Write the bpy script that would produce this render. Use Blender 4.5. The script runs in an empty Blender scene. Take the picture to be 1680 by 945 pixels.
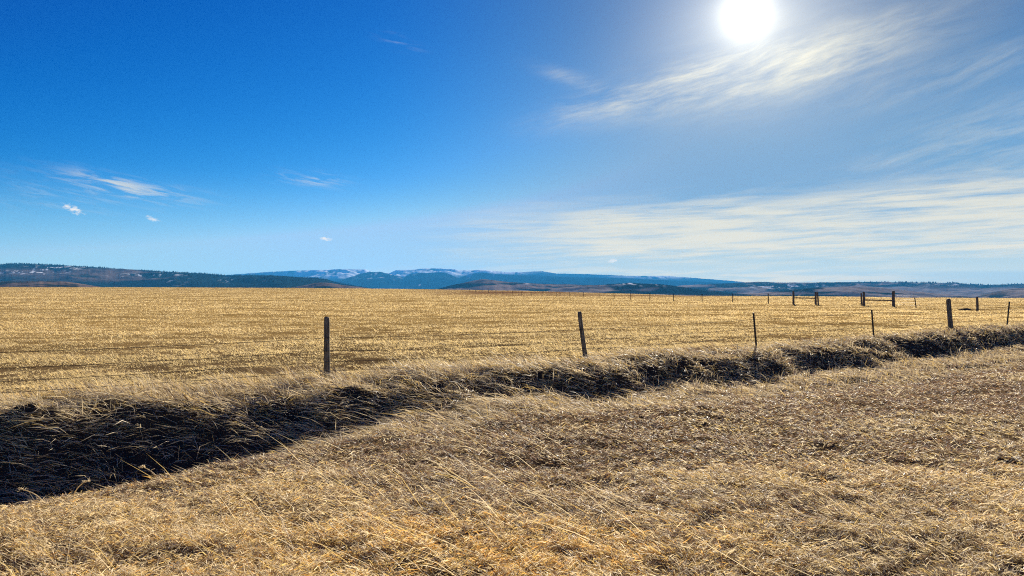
import bpy, bmesh, math, random
import numpy as np

R = math.radians
rng = np.random.default_rng(7)
random.seed(7)
sc = bpy.context.scene
COL = sc.collection

# ------------------------------------------------------------------ camera frame
F = 1220.0            # focal length in pixels of the 1680 wide photograph
CX, CY = 840.0, 478.0 # optical axis column, horizon row
H = 1.65              # eye height above the fence line


def at(px, py, d):
    return ((px - CX) / F * d, d, H - (py - CY) / F * d)


# ------------------------------------------------------------------ noise
def _hash(ix, iy, seed):
    h = (ix.astype(np.int64) * 374761393 + iy.astype(np.int64) * 668265263 + seed * 974634777) & 0xFFFFFFFF
    h = ((h ^ (h >> 13)) * 1274126177) & 0xFFFFFFFF
    h = h ^ (h >> 16)
    return (h & 0xFFFFFF) / float(0xFFFFFF)


def vnoise(x, y, seed=0):
    x = np.asarray(x, float); y = np.asarray(y, float)
    ix = np.floor(x); iy = np.floor(y)
    fx = x - ix; fy = y - iy
    fx = fx * fx * fx * (fx * (fx * 6 - 15) + 10); fy = fy * fy * fy * (fy * (fy * 6 - 15) + 10)
    a = _hash(ix, iy, seed); b = _hash(ix + 1, iy, seed)
    c = _hash(ix, iy + 1, seed); d = _hash(ix + 1, iy + 1, seed)
    return (a * (1 - fx) + b * fx) * (1 - fy) + (c * (1 - fx) + d * fx) * fy


def fbm(x, y, oct=4, seed=0, gain=0.5):
    s = 0.0; a = 1.0; t = 0.0
    for k in range(oct):
        s = s + a * vnoise(x * 2 ** k + 17.3 * k, y * 2 ** k - 9.1 * k, seed + k)
        t += a; a *= gain
    return s / t                      # 0..1


def sstep(a, b, x):
    t = np.clip((x - a) / (b - a), 0, 1)
    return t * t * (3 - 2 * t)


# ------------------------------------------------------------------ terrain
FX = np.array([-40., -20., -3.40, 1.63, 6.66, 11.45, 15.77, 19.65, 60., 200.])
FY = np.array([-10.0, 2.9, 13.7, 17.0, 20.3, 23.6, 26.8, 29.6, 60., 165.])


def fence_y(x):
    return np.interp(x, FX, FY)


def fence_s(x, y):
    """distance from the roadside fence, positive towards the road"""
    return 0.835 * (fence_y(x) - y)


EPX = np.array([-700., 0., 300., 560., 700., 840., 1000., 1130., 1300., 1420., 1500., 1680., 2400.])
EPY = np.array([470., 471., 471.5, 473., 474.5, 477., 481., 485.5, 486.5, 487.5, 489., 489.5, 490.])
ED = np.array([420., 420., 420., 420., 420., 400., 330., 230., 190., 180., 170., 165., 165.])


def ground_z(x, y):
    x = np.asarray(x, float); y = np.asarray(y, float)
    s = fence_s(x, y)
    r = np.hypot(x, y)
    yy = np.maximum(y, 0.05 * r + 0.01)
    u = np.clip(x / yy, -1.4, 1.4)
    px = CX + F * u
    # --- the field: gently rising to its rim, then falling away to the valley
    e_d = np.interp(px, EPX, ED); e_z = H - (np.interp(px, EPX, EPY) - CY) / F * e_d
    base = 0.02 + 0.012 * np.clip(x, -5, 20)
    k = np.clip((yy - 35) / (e_d - 35), 0, 1)
    zf = base + (e_z - base) * k ** 1.25
    over = np.maximum(yy - e_d, 0)
    zf = zf - np.where(over < 60, 0.0006 * over ** 2, 2.16 + (over - 60) * 0.072)
    zf = np.maximum(zf, -55.0)
    front = (y > 0)
    zf = np.where(front, zf, base)
    # --- ditch cross-section
    wob = (fbm(x * 0.45, y * 0.45, 3, 11) - .5) * 0.9
    sw = s + wob
    D = np.interp(x, [-12, -6, -3.4, -2.2, -1.4, 0.6, 1.8, 5, 9, 14, 20, 40],
                  [1.05, 1.05, .86, .54, .30, .26, .42, .45, .43, .42, .40, .40])
    s1 = np.interp(x, [-12, -6, -3, 0, 2, 6, 12, 20, 40], [1.3, 1.3, 1.4, 1.45, 1.6, 1.25, 1.1, .9, .8])
    s2 = s1 + D / np.interp(x, [-3.2, -1.8, .6, 1.8], [.63, .37, .35, .60])
    s3 = s2 + np.interp(x, [-6, 0, 6], [.7, .45, .35])
    s4 = np.interp(x, [-12, -6, -4, -2.3, -1, 2, 6, 40], [6.5, 6.3, 6.0, 5.4, 5.3, 5.6, 6.5, 7.0])
    zn = np.interp(x, [-8, -4, -2, 2, 8, 20], [-.17, -.15, -.10, -.10, -.16, -.12])     # the roadside strip
    zn = zn + 0.10 * sstep(5.5, 10, s)
    dit = np.where(sw < s2, -D * sstep(0, 1, np.clip((sw - s1) / (s2 - s1), 0, 1)) * .35 - D * .65 * np.clip((sw - s1) / (s2 - s1), 0, 1), -D)
    dit = np.where(sw > s3, -D + (zn + D) * (0.5 * sstep(s3, s4, s) + .5 * np.clip((s - s3) / (s4 - s3), 0, 1)), dit)
    inside = sw > s1 * .5
    z = np.where(inside, zf * sstep(2.5, .3, sw) + dit, zf)
    z = np.where(sw > s4, zf * sstep(2.5, .3, sw) + zn, z)
    # --- lumps
    fade = 1 / (1 + (r / 60.) ** 2)
    lump = (fbm(x * 1.1, y * 1.1, 4, 3) - .5) * 0.16 + (fbm(x * 4.2, y * 4.2, 3, 5) - .5) * 0.055
    near = sstep(-.5, 1.0, s)
    lump = lump * (0.6 + .1 * near + 1.9 * near * sstep(3.2, 1.0, np.abs(s - 2.0)))
    lump = lump + (fbm(x * 9.5, y * 9.5, 2, 7) - .5) * 0.035 * near * (1 + 1.2 * sstep(4, 2, s))
    z = z + lump * fade
    z = z + (fbm(x * .12, y * .25, 3, 9) - .5) * 0.25 * sstep(25, 60, r) * sstep(700, 300, r)
    z = z + (fbm(x * .004, y * .004, 4, 21) - .5) * 18 * sstep(900, 2500, r)
    return z


# ------------------------------------------------------------------ material helpers
def new_mat(name):
    m = bpy.data.materials.new(name); m.use_nodes = True
    nt = m.node_tree; nt.nodes.clear()
    out = nt.nodes.new('ShaderNodeOutputMaterial')
    return m, nt, out


def N(nt, kind, **kw):
    n = nt.nodes.new('ShaderNode' + kind)
    for k, v in kw.items():
        if k in n.inputs:
            n.inputs[k].default_value = v
        else:
            setattr(n, k, v)
    return n


def L(nt, a, b):
    nt.links.new(a, b)


def mat_ground():
    m, nt, out = new_mat('dry_thatch')
    b = N(nt, 'BsdfDiffuse')
    at_ = N(nt, 'Attribute', attribute_name='tint')
    geo = N(nt, 'NewGeometry')
    n1 = N(nt, 'TexNoise'); n1.inputs['Scale'].default_value = 9; n1.inputs['Detail'].default_value = 8
    n1.inputs['Roughness'].default_value = .7
    mp = N(nt, 'Mapping'); mp.inputs['Scale'].default_value = (1, 2.2, 1)
    L(nt, geo.outputs['Position'], mp.inputs['Vector']); L(nt, mp.outputs[0], n1.inputs['Vector'])
    rmp = N(nt, 'MapRange'); rmp.inputs['From Min'].default_value = .3; rmp.inputs['From Max'].default_value = .7
    rmp.inputs['To Min'].default_value = .55; rmp.inputs['To Max'].default_value = 1.35
    L(nt, n1.outputs['Fac'], rmp.inputs['Value'])
    mul = N(nt, 'VectorMath', operation='SCALE')
    L(nt, at_.outputs['Color'], mul.inputs[0]); L(nt, rmp.outputs[0], mul.inputs['Scale'])
    L(nt, mul.outputs[0], b.inputs['Color'])
    bp = N(nt, 'Bump'); bp.inputs['Strength'].default_value = .6; bp.inputs['Distance'].default_value = .04
    L(nt, n1.outputs['Fac'], bp.inputs['Height']); L(nt, bp.outputs[0], b.inputs['Normal'])
    L(nt, b.outputs[0], out.inputs[0])
    return m


def mat_blade(name, trans=.45, rough=.5, spec=.2):
    m, nt, out = new_mat(name)
    at_ = N(nt, 'Attribute', attribute_name='tint')
    b = N(nt, 'BsdfPrincipled'); b.inputs['Roughness'].default_value = rough
    b.inputs['Specular IOR Level'].default_value = spec
    t = N(nt, 'BsdfTranslucent')
    L(nt, at_.outputs['Color'], b.inputs['Base Color']); L(nt, at_.outputs['Color'], t.inputs['Color'])
    mx = N(nt, 'MixShader'); mx.inputs[0].default_value = trans
    L(nt, b.outputs[0], mx.inputs[1]); L(nt, t.outputs[0], mx.inputs[2])
    L(nt, mx.outputs[0], out.inputs[0])
    return m


def mat_tint(name, fine=None):
    """surface whose own colour is stored per vertex, broken up by fine noise"""
    m, nt, out = new_mat(name)
    b = N(nt, 'BsdfDiffuse')
    at_ = N(nt, 'Attribute', attribute_name='tint')
    if fine:
        geo = N(nt, 'NewGeometry')
        n1 = N(nt, 'TexNoise'); n1.inputs['Scale'].default_value = fine; n1.inputs['Detail'].default_value = 5
        L(nt, geo.outputs['Position'], n1.inputs['Vector'])
        rmp = N(nt, 'MapRange'); rmp.inputs['From Min'].default_value = .3; rmp.inputs['From Max'].default_value = .7
        rmp.inputs['To Min'].default_value = .6; rmp.inputs['To Max'].default_value = 1.4
        L(nt, n1.outputs['Fac'], rmp.inputs['Value'])
        mul = N(nt, 'VectorMath', operation='SCALE')
        L(nt, at_.outputs['Color'], mul.inputs[0]); L(nt, rmp.outputs[0], mul.inputs['Scale'])
        L(nt, mul.outputs[0], b.inputs['Color'])
    else:
        L(nt, at_.outputs['Color'], b.inputs['Color'])
    L(nt, b.outputs[0], out.inputs[0])
    return m


def mat_wood():
    m, nt, out = new_mat('weathered_wood')
    b = N(nt, 'BsdfPrincipled'); b.inputs['Roughness'].default_value = .85
    b.inputs['Specular IOR Level'].default_value = .2
    tc = N(nt, 'TexCoord'); mp = N(nt, 'Mapping'); mp.inputs['Scale'].default_value = (30, 30, 2.2)
    L(nt, tc.outputs['Object'], mp.inputs['Vector'])
    n1 = N(nt, 'TexNoise'); n1.inputs['Scale'].default_value = 1.6; n1.inputs['Detail'].default_value = 8
    L(nt, mp.outputs[0], n1.inputs['Vector'])
    n2 = N(nt, 'TexNoise'); n2.inputs['Scale'].default_value = 5; n2.inputs['Detail'].default_value = 3
    L(nt, tc.outputs['Object'], n2.inputs['Vector'])
    cr = N(nt, 'ValToRGB'); e = cr.color_ramp.elements
    e[0].position = .32; e[0].color = (.045, .037, .028, 1)
    e[1].position = .7; e[1].color = (.34, .29, .22, 1)
    L(nt, n1.outputs['Fac'], cr.inputs[0])
    mx = N(nt, 'Mix', data_type='RGBA', blend_type='MULTIPLY'); mx.inputs[0].default_value = .55
    L(nt, cr.outputs[0], mx.inputs[6]); L(nt, n2.outputs['Fac'], mx.inputs[7])
    L(nt, mx.outputs[2], b.inputs['Base Color'])
    bp = N(nt, 'Bump'); bp.inputs['Strength'].default_value = .8; bp.inputs['Distance'].default_value = .01
    L(nt, n1.outputs['Fac'], bp.inputs['Height']); L(nt, bp.outputs[0], b.inputs['Normal'])
    L(nt, b.outputs[0], out.inputs[0])
    return m


def mat_steel(name, c1, c2, metal=.3):
    m, nt, out = new_mat(name)
    b = N(nt, 'BsdfPrincipled'); b.inputs['Roughness'].default_value = .6; b.inputs['Metallic'].default_value = metal
    tc = N(nt, 'TexCoord'); n1 = N(nt, 'TexNoise'); n1.inputs['Scale'].default_value = 14; n1.inputs['Detail'].default_value = 5
    L(nt, tc.outputs['Object'], n1.inputs['Vector'])
    cr = N(nt, 'ValToRGB'); e = cr.color_ramp.elements
    e[0].position = .42; e[0].color = (*c1, 1); e[1].position = .6; e[1].color = (*c2, 1)
    L(nt, n1.outputs['Fac'], cr.inputs[0]); L(nt, cr.outputs[0], b.inputs['Base Color'])
    L(nt, b.outputs[0], out.inputs[0])
    return m


M_GROUND = mat_ground()
M_FIELD = mat_blade('field_straw', .5, .75, .04)
M_STRAW = mat_blade('roadside_straw', .45, .55, .22)
M_DITCH = mat_blade('ditch_straw', .3, .6, .14)
M_HILL = mat_tint('hill_cover', fine=.02)
M_MOUNT = mat_tint('mountain_cover', fine=.006)
M_TREE = mat_tint('conifer_needles')
M_WOOD = mat_wood()
M_TPOST = mat_steel('painted_steel', (.03, .035, .028), (.07, .045, .03))
M_WIRE = mat_steel('rusty_wire', (.05, .03, .02), (.10, .075, .06), .5)
M_DIRT = mat_tint('bare_earth', fine=6.)


# ------------------------------------------------------------------ object helpers
def link_mesh(name, me, mat=None, parent=None):
    o = bpy.data.objects.new(name, me); COL.objects.link(o)
    if mat: me.materials.append(mat)
    if parent is not None: o.parent = parent
    return o


def tag(o, label=None, cat=None, group=None, kind=None):
    if label: o['label'] = label
    if cat: o['category'] = cat
    if group: o['group'] = group
    if kind: o['kind'] = kind
    return o


def empty(name, loc, label, cat, group=None):
    o = bpy.data.objects.new(name, None); COL.objects.link(o); o.location = loc
    o.empty_display_size = .2
    return tag(o, label, cat, group)


def np_mesh(name, verts, quads=None, tris=None, tint=None, smooth=False):
    me = bpy.data.meshes.new(name)
    verts = np.ascontiguousarray(verts, np.float32)
    nq = 0 if quads is None else len(quads); ntri = 0 if tris is None else len(tris)
    me.vertices.add(len(verts)); me.vertices.foreach_set('co', verts.ravel())
    idx = []; starts = []
    if nq: idx.append(np.asarray(quads, np.int32).ravel()); starts.append(np.arange(nq) * 4)
    if ntri: idx.append(np.asarray(tris, np.int32).ravel()); starts.append(nq * 4 + np.arange(ntri) * 3)
    idx = np.concatenate(idx); starts = np.concatenate(starts).astype(np.int32)
    me.loops.add(len(idx)); me.loops.foreach_set('vertex_index', idx.astype(np.int32))
    me.polygons.add(nq + ntri); me.polygons.foreach_set('loop_start', starts)
    if smooth: me.polygons.foreach_set('use_smooth', np.ones(nq + ntri, bool))
    me.update(calc_edges=True)
    if tint is not None:
        a = me.color_attributes.new('tint', 'FLOAT_COLOR', 'POINT')
        t4 = np.ones((len(verts), 4), np.float32); t4[:, :3] = tint
        a.data.foreach_set('color', t4.ravel())
    return me


def grid_quads(nr, nc):
    i = np.arange(nr - 1)[:, None] * nc + np.arange(nc - 1)[None, :]
    i = i.ravel()
    return np.stack([i, i + 1, i + nc + 1, i + nc], 1)


# ------------------------------------------------------------------ ground sheet
def mixc(a, b, t):
    return np.asarray(a)[None, :] * (1 - t[:, None]) + np.asarray(b)[None, :] * t[:, None]


def ground_tint(x, y):
    r = np.hypot(x, y); s = fence_s(x, y)
    f = fbm(x * .35, y * .35, 4, 31)
    c = mixc((.085, .056, .03), (.15, .10, .05), sstep(.35, .65, f))
    gold = np.array((.34, .215, .07))
    far = sstep(10, 45, r) * sstep(.6, -1.5, s)
    c = c * (1 - far[:, None]) + gold[None] * far[:, None] * (0.8 + .4 * f[:, None])
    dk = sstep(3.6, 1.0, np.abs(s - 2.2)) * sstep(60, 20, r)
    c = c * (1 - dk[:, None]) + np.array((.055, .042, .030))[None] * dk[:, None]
    yy = np.maximum(y, .05 * r + .01)
    px = CX + F * np.clip(x / yy, -1.4, 1.4)
    red = sstep(640, 800, px) * sstep(1240, 1060, px) * sstep(150, 210, y) * sstep(.42, .6, fbm(x * .02, y * .05, 3, 41))
    c = c * (1 - red[:, None]) + np.array((.17, .085, .045))[None] * red[:, None]
    val = sstep(500, 1200, r)
    vf = fbm(x * .003, y * .003, 4, 51)
    vc = mixc((.012, .017, .014), (.12, .085, .06), sstep(.45, .6, vf))
    c = c * (1 - val[:, None]) + vc * val[:, None]
    return c


def build_ground():
    a1 = np.linspace(-43, 43, 560)
    a2 = np.linspace(43, 317, 70)[1:]
    az = np.radians(np.concatenate([a1, a2]))
    rr = [0.4]
    while rr[-1] < 18500:
        k = 1.011 if rr[-1] < 80 else (1.03 if rr[-1] < 600 else 1.08)
        rr.append(rr[-1] * k)
    rr = np.array(rr)
    A, RR = np.meshgrid(az, rr)
    x = (RR * np.sin(A)).ravel(); y = (RR * np.cos(A)).ravel()
    z = ground_z(x, y)
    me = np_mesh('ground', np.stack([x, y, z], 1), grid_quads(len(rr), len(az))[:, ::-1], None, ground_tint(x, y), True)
    tag(link_mesh('ground', me, M_GROUND), kind='structure')


build_ground()


# ------------------------------------------------------------------ grass
def blades(name, x, y, length, width, heading, elev, curl, tint, mat, lift=0.0):
    """curved tapering blades: root, bend and tip; heading is the way the tip lies, elev its rise"""
    n = len(x)
    z = ground_z(x, y) - 0.01 + lift
    root = np.stack([x, y, z], 1)
    dh = np.stack([np.cos(heading), np.sin(heading), np.zeros(n)], 1)
    up = np.array((0, 0, 1.0))[None]
    e1 = np.clip(elev + curl, .02, 1.5)[:, None]; e2 = (elev - curl)[:, None]
    d1 = dh * np.cos(e1) + up * np.sin(e1)
    d2 = dh * np.cos(e2) + up * np.sin(e2)
    mid = root + d1 * (length * .5)[:, None]
    tip = mid + d2 * (length * .5)[:, None]
    roll = rng.uniform(0, np.pi, n)[:, None]
    side = np.stack([-np.sin(heading), np.cos(heading), np.zeros(n)], 1)
    nrm = np.cross(side, d1)
    w = (side * np.cos(roll) + nrm * np.sin(roll)) * (width * .5)[:, None]
    v = np.empty((n, 5, 3))
    v[:, 0] = root - w; v[:, 1] = root + w
    v[:, 2] = mid + w * .8; v[:, 3] = mid - w * .8; v[:, 4] = tip
    b = np.arange(n)[:, None] * 5
    q = b + np.array([[0, 1, 2, 3]]); t = b + np.array([[3, 2, 4]])
    me = np_mesh(name, v.reshape(-1, 3), q, t, np.repeat(tint, 5, 0))
    return link_mesh(name, me, mat)


GOLD = np.array((.62, .445, .165)); PALE = np.array((.74, .60, .36)); BROWN = np.array((.24, .14, .065))
ORANGE = np.array((.58, .33, .09)); GREY = np.array((.42, .34, .24)); MAUVE = np.array((.24, .165, .125))


def pick(n, cols, w):
    k = rng.choice(len(cols), n, p=np.array(w) / np.sum(w))
    c = np.array(cols)[k]
    return c * rng.uniform(.7, 1.25, n)[:, None]


UM = .84


def sample_log(n, y0, y1):
    y = y0 * (y1 / y0) ** rng.random(n)
    x = rng.uniform(-UM, UM, n) * y
    return x, y


# field beyond the fence
def field():
    n = 1050000
    x, y = sample_log(n, 8.5, 430.)
    s = fence_s(x, y)
    e_d = np.interp(CX + F * x / y, EPX, ED)
    k = (s < .4) & (y < e_d * 1.06)
    x, y, s = x[k], y[k], s[k]; n = len(x)
    q = np.maximum(y / 25., 1) ** .6                                # clumps read coarser with distance
    cl = fbm(x * .9, y * .75, 3, 61); cl2 = fbm(x * 2.6, y * 2.2, 3, 67); cl3 = fbm(x * .22, y * .12, 3, 63)
    m = .36 * cl + .18 * cl2 + .10 * cl3 + .36 * fbm(x * .18, y * .9, 3, 75)
    bare = sstep(.415, .365, m)                                       # thin patches, tinted brown for dead thatch and for tussocks' shaded sides
    k = rng.random(n) < 1 - .55 * bare
    x, y, s, m, bare, cl2, q = x[k], y[k], s[k], m[k], bare[k], cl2[k], q[k]; n = len(x)
    edge = sstep(-2.5, -.2, s)                                      # unmown along the fence
    w = .0068 * np.maximum(y / 10., 1) ** .84 * rng.uniform(.6, 1.4, n)
    ln = (.045 + .06 * sstep(.44, .60, m)) * rng.uniform(.6, 1.5, n) * (1 + 1.0 * edge) * (1 + .5 * sstep(40, 150, y)) * (1 - .4 * bare)
    tall = rng.random(n) < .012
    ln = np.where(tall, ln * 2.4, ln)
    head = np.where(rng.random(n) < .6, np.pi + rng.normal(0, .6, n), rng.uniform(0, 6.28, n))
    el = np.clip(rng.normal(.42, .32, n), .03, 1.3)
    c = pick(n, [GOLD, PALE, BROWN, ORANGE], [.60, .32, .05, .03])
    c = c * .45 + np.array((.68, .53, .26))[None] * .55                # an even stand of one crop
    swath = fbm(x * .10 + y * .03, y * .85, 4, 73)                      # old mowing swaths across the field
    c = c * (.80 + .50 * swath)[:, None]
    cb = pick(n, [BROWN, BROWN * .6, GOLD * .7], [.5, .3, .2])
    c = np.where((rng.random(n) < bare * .62)[:, None], cb, c)
    warm = fbm(x * .05, y * .1, 3, 71)[:, None]
    c = c * (.78 + .44 * warm)
    px = CX + F * x / y
    red = (sstep(640, 800, px) * sstep(1240, 1060, px) * sstep(150, 210, y) * sstep(.42, .6, fbm(x * .02, y * .05, 3, 41)))[:, None]
    c = c * (1 - red) + BROWN * .9 * red
    tag(blades('field_grass', x, y, ln, w, head, el, rng.uniform(.1, .45, n), c, M_FIELD), kind='stuff')


field()


# bank, ditch and roadside strip
def roadside():
    n1, n2 = 480000, 480000
    y1 = np.sqrt(rng.uniform(2.6 ** 2, 7. ** 2, n1)); x1 = rng.uniform(-UM, UM, n1) * y1
    x2, y2 = sample_log(n2, 7., 40.)
    x = np.concatenate([x1, x2]); y = np.concatenate([y1, y2])
    s = fence_s(x, y)
    k = (s > 2.6)
    x, y, s = x[k], y[k], s[k]; n = len(x)
    cl = .5 * fbm(x * 2.2, y * 2.2, 3, 81) + .5 * fbm(x * 9, y * 9, 2, 83)
    dens = .36 + .64 * sstep(.38, .54, cl)
    k = rng.random(n) < dens
    x, y, s, cl = x[k], y[k], s[k], cl[k]; n = len(x)
    w = .0044 * np.maximum(y / 6., .92) ** .9 * rng.uniform(.6, 1.6, n)
    ln = rng.uniform(.022, .085, n) * (.6 + .9 * cl) * (1 + .25 * sstep(8, 16, y))
    swirl = fbm(x * 1.3, y * 1.3, 3, 91) * 12.0
    head = np.where(rng.random(n) < .16, np.pi * .95 + rng.normal(0, .5, n), swirl + rng.normal(0, 1.3, n))
    el = np.clip(np.abs(rng.normal(.10, .30, n)), .0, 1.4)
    el = np.clip(el + .06 * sstep(7., 5., y), 0, 1.4)
    lift = np.abs(rng.normal(0, .026, n)) * (.4 + 1.2 * cl)          # a loose mat lying on itself
    pa = fbm(x * .33, y * .33, 4, 101)
    g = sstep(8.5, 5.0, y + 3.0 * (fbm(x * .4, y * .4, 3, 113) - .5)) * sstep(.36, .54, fbm(x * .55 + 3, y * .55, 3, 111))
    sp = np.exp(-((x + .1) / 1.2) ** 2 - ((y - 4.8) / .55) ** 2) * (.5 + .9 * fbm(x * 2, y * 2, 2, 115)); g = np.clip(g + sp, 0, 1.3)
    br = (sstep(.45, .58, pa) + .25 * sstep(3, 9, x)) * (.35 + .65 * sstep(3.5, 8.5, y + 3.0 * (fbm(x * .4, y * .4, 3, 117) - .5)))  # browner tint stands in for backlit stems showing their unlit sides
    c = pick(n, [PALE, GREY, BROWN, GOLD, MAUVE], [.50, .13, .11, .22, .04])
    cb = pick(n, [BROWN, MAUVE, GREY, PALE], [.38, .27, .15, .20])
    cg = pick(n, [GOLD, ORANGE, PALE], [.34, .10, .56]) * 1.15
    c = np.where((rng.random(n) < br * .8)[:, None], cb, c); c = np.where((rng.random(n) < g * .7)[:, None], cg, c)
    c = np.where((rng.random(n) < np.clip(sp, 0, .75))[:, None], pick(n, [GOLD, ORANGE * 1.15, PALE], [.45, .30, .25]) * 1.2, c)
    tag(blades('roadside_grass', x, y, ln, w, head, el, rng.uniform(-.2, .4, n), c, M_STRAW, lift), kind='stuff')
    # long laid-over stems in the near strip
    n = 3000
    y = np.sqrt(rng.uniform(2.8 ** 2, 9. ** 2, n)); x = rng.uniform(-UM, UM, n) * y
    patch = sstep(.46, .62, fbm(x * .6 + 3, y * .6, 3, 121)) * sstep(3.2, 1.0, np.abs(x + 1.0)) + .05
    k = (fence_s(x, y) > 5.4) & (rng.random(n) < patch)
    x, y = x[k], y[k]; n = len(x)
    c = pick(n, [PALE, GOLD], [.75, .25]) * 1.1
    tag(blades('long_stems', x, y, rng.uniform(.25, .7, n), rng.uniform(.003, .005, n), np.pi * .9 + rng.normal(0, .28, n),
               np.clip(rng.normal(.3, .16, n), .06, 1.1), rng.uniform(.0, .18, n), c, M_STRAW), kind='stuff')


roadside()


def ditch():
    n = 190000
    x = -12 + 46 * rng.random(n) ** 1.35
    s = rng.uniform(-.5, 5.0, n)
    y = fence_y(x) - s / .835
    k = (y > 3) & (np.abs(x) < UM * y + 1)
    cl = .5 * fbm(x * 1.2, y * 1.2, 3, 131) + .5 * fbm(x * 4, y * 4, 2, 133)
    k &= rng.random(n) < .22 + .78 * sstep(.42, .56, cl)
    x, y, s, cl = x[k], y[k], s[k], cl[k]; n = len(x)
    top = sstep(2.2, .6, s) * np.interp(x, [-2, 3, 8], [1, .7, .35])   # taller on the bank shoulder
    ln = (.20 + .20 * top * sstep(.38, .6, cl)) * rng.uniform(.4, 1.4, n) * np.interp(x, [2, 8], [1, .7]) + .05
    w = .0078 * np.maximum(y / 9., .9) ** .85 * rng.uniform(.35, 1.5, n)
    fl = math.atan2(.55, .835)                                        # along the fence
    mode = rng.random(n)
    swirl = fbm(x * 1.0, y * 1.0, 3, 135) * 9
    head = np.where(mode < .40, np.pi * .92 + rng.normal(0, .5, n), np.where(mode < .75, fl + np.pi + rng.normal(0, .45, n), swirl))
    el = np.where(mode < .40, np.clip(rng.normal(.45 * top + .12, .25, n), .02, 1.2), rng.normal(.05, .22, n))
    c = pick(n, [PALE, GOLD, BROWN, GREY, MAUVE], [.54, .22, .06, .15, .03])
    mv = (sstep(1.5, 4, x) * sstep(1.6, .3, s) * sstep(.40, .52, fbm(x * .4, y * .4, 3, 137)))[:, None]
    c = np.where(rng.random(n)[:, None] < mv * .8, pick(n, [BROWN * 1.25, MAUVE * 1.2, PALE * .7], [.4, .35, .25]), c)
    tag(blades('ditch_grass', x, y, ln, w, head, el, rng.uniform(.05, .4, n), c, M_DITCH, np.abs(rng.normal(0, .03, n)) * cl), kind='stuff')

    # long pale strands draped over the bank
    n = 26000
    x = -11 + 40 * rng.random(n) ** 1.3; s = rng.uniform(.3, 4.0, n); y = fence_y(x) - s / .835
    k = (y > 3.5) & (np.abs(x) < UM * y + 1) & (rng.random(n) < .15 + .85 * sstep(.42, .56, fbm(x * 1.4, y * 1.4, 3, 141)))
    x, y, s = x[k], y[k], s[k]; n = len(x)
    hd = np.where(rng.random(n) < .7, fl + np.pi + (fbm(x * .7, y * .7, 2, 143) - .5) * 2.6 + rng.normal(0, .3, n), np.pi * .9 + rng.normal(0, .5, n))
    c = pick(n, [PALE, PALE * 1.1, GREY, GOLD], [.5, .2, .15, .15])
    tag(blades('draped_strands', x, y, rng.uniform(.16, .55, n) * np.interp(x, [2, 8], [1, .6]), rng.uniform(.006, .013, n) * np.maximum(y / 10, .8) ** .8, hd,
               np.clip(rng.normal(.12, .16, n), -.2, .7), rng.uniform(.02, .3, n), c, M_DITCH, rng.uniform(.02, .10, n)), kind='stuff')
    # ragged dead weeds that stand up out of the ditch into the light
    n = 16000
    x = -9 + 36 * rng.random(n) ** 1.2; s = rng.uniform(.4, 4.4, n); y = fence_y(x) - s / .835
    k = (y > 4) & (np.abs(x) < UM * y + 1) & (rng.random(n) < np.interp(x, [-9, -1, 3], [.10, .5, 1.0]) * sstep(.40, .55, fbm(x * 1.5, y * 1.5, 3, 139)))
    x, y, s = x[k], y[k], s[k]; n = len(x)
    c = pick(n, [PALE, GREY, GOLD, MAUVE], [.45, .2, .2, .15])
    tag(blades('dead_weeds', x, y, rng.uniform(.12, .38, n), rng.uniform(.007, .018, n) * np.maximum(y / 16, .6), rng.uniform(0, 6.28, n),
               np.clip(rng.normal(.9, .35, n), .1, 1.5), rng.uniform(.1, .7, n), c, M_DITCH), kind='stuff')


ditch()


# ------------------------------------------------------------------ hills and mountains
FOREST = np.array((.009, .015, .012)); MEADOW = np.array((.14, .095, .075)); MEADOW2 = np.array((.24, .165, .115))
ROCK = np.array((.03, .032, .035)); SNOW = np.array((.88, .90, .93))


def hill(name, sky, d0, dc, d1, zb, mat, amp, nscale, seed, tint_fn, step=1.6, rows=70, prof_pow=1.0):
    sx = np.array([p[0] for p in sky], float); sy = np.array([p[1] for p in sky], float)
    px = np.arange(sx[0], sx[-1] + step, step)
    T = (CY - np.interp(px, sx, sy)) / F
    T = T + (fbm(px * .09, px * 0, 4, seed + 5) - .5) * .0009
    d = np.concatenate([np.linspace(d0, dc, int(rows * .75)), np.linspace(dc, d1, rows - int(rows * .75) + 1)[1:]])
    PX, DD = np.meshgrid(px, d)
    u = (PX - CX) / F
    X = u * DD; Y = DD
    p = np.where(DD <= dc, np.clip((DD - d0) / (dc - d0), 0, 1) ** prof_pow, 1 - .9 * np.clip((DD - dc) / (d1 - dc), 0, 1))
    p = p * p * (3 - 2 * p) * .5 + p * .5
    zc = (H + T[None, :] * dc)
    Z = zb + (zc - zb) * p
    rel = np.clip(p * 4, 0, 1) 
    nz = 1 - np.abs(fbm(X * nscale, Y * nscale, 5, seed, .5) * 2 - 1)       # ridged
    Z = Z + (nz - .75) * amp * rel
    tgt = H + T[None, :] * DD
    rise = np.maximum(Z - zb, 1e-3)
    k = np.min(np.where(p > .25, (tgt - zb) / rise, 9.0), axis=0)
    k = np.clip(k, .05, 3)
    Z = zb + (Z - zb) * k[None, :]
    PY = CY - (Z - H) / DD * F
    tint = tint_fn(PX.ravel(), PY.ravel(), X.ravel(), Y.ravel(), p.ravel(), nz.ravel())
    me = np_mesh(name, np.stack([X, Y, Z], 2).reshape(-1, 3), grid_quads(len(d), len(px)), None, tint, True)
    o = link_mesh(name, me, mat)
    tag(o, kind='structure')
    return dict(X=X, Y=Y, Z=Z, PX=PX, PY=PY, p=p, tint=tint.reshape(X.shape + (3,)))


def blend(c, col, m):
    return c * (1 - m[:, None]) + np.asarray(col)[None] * m[:, None]


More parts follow.
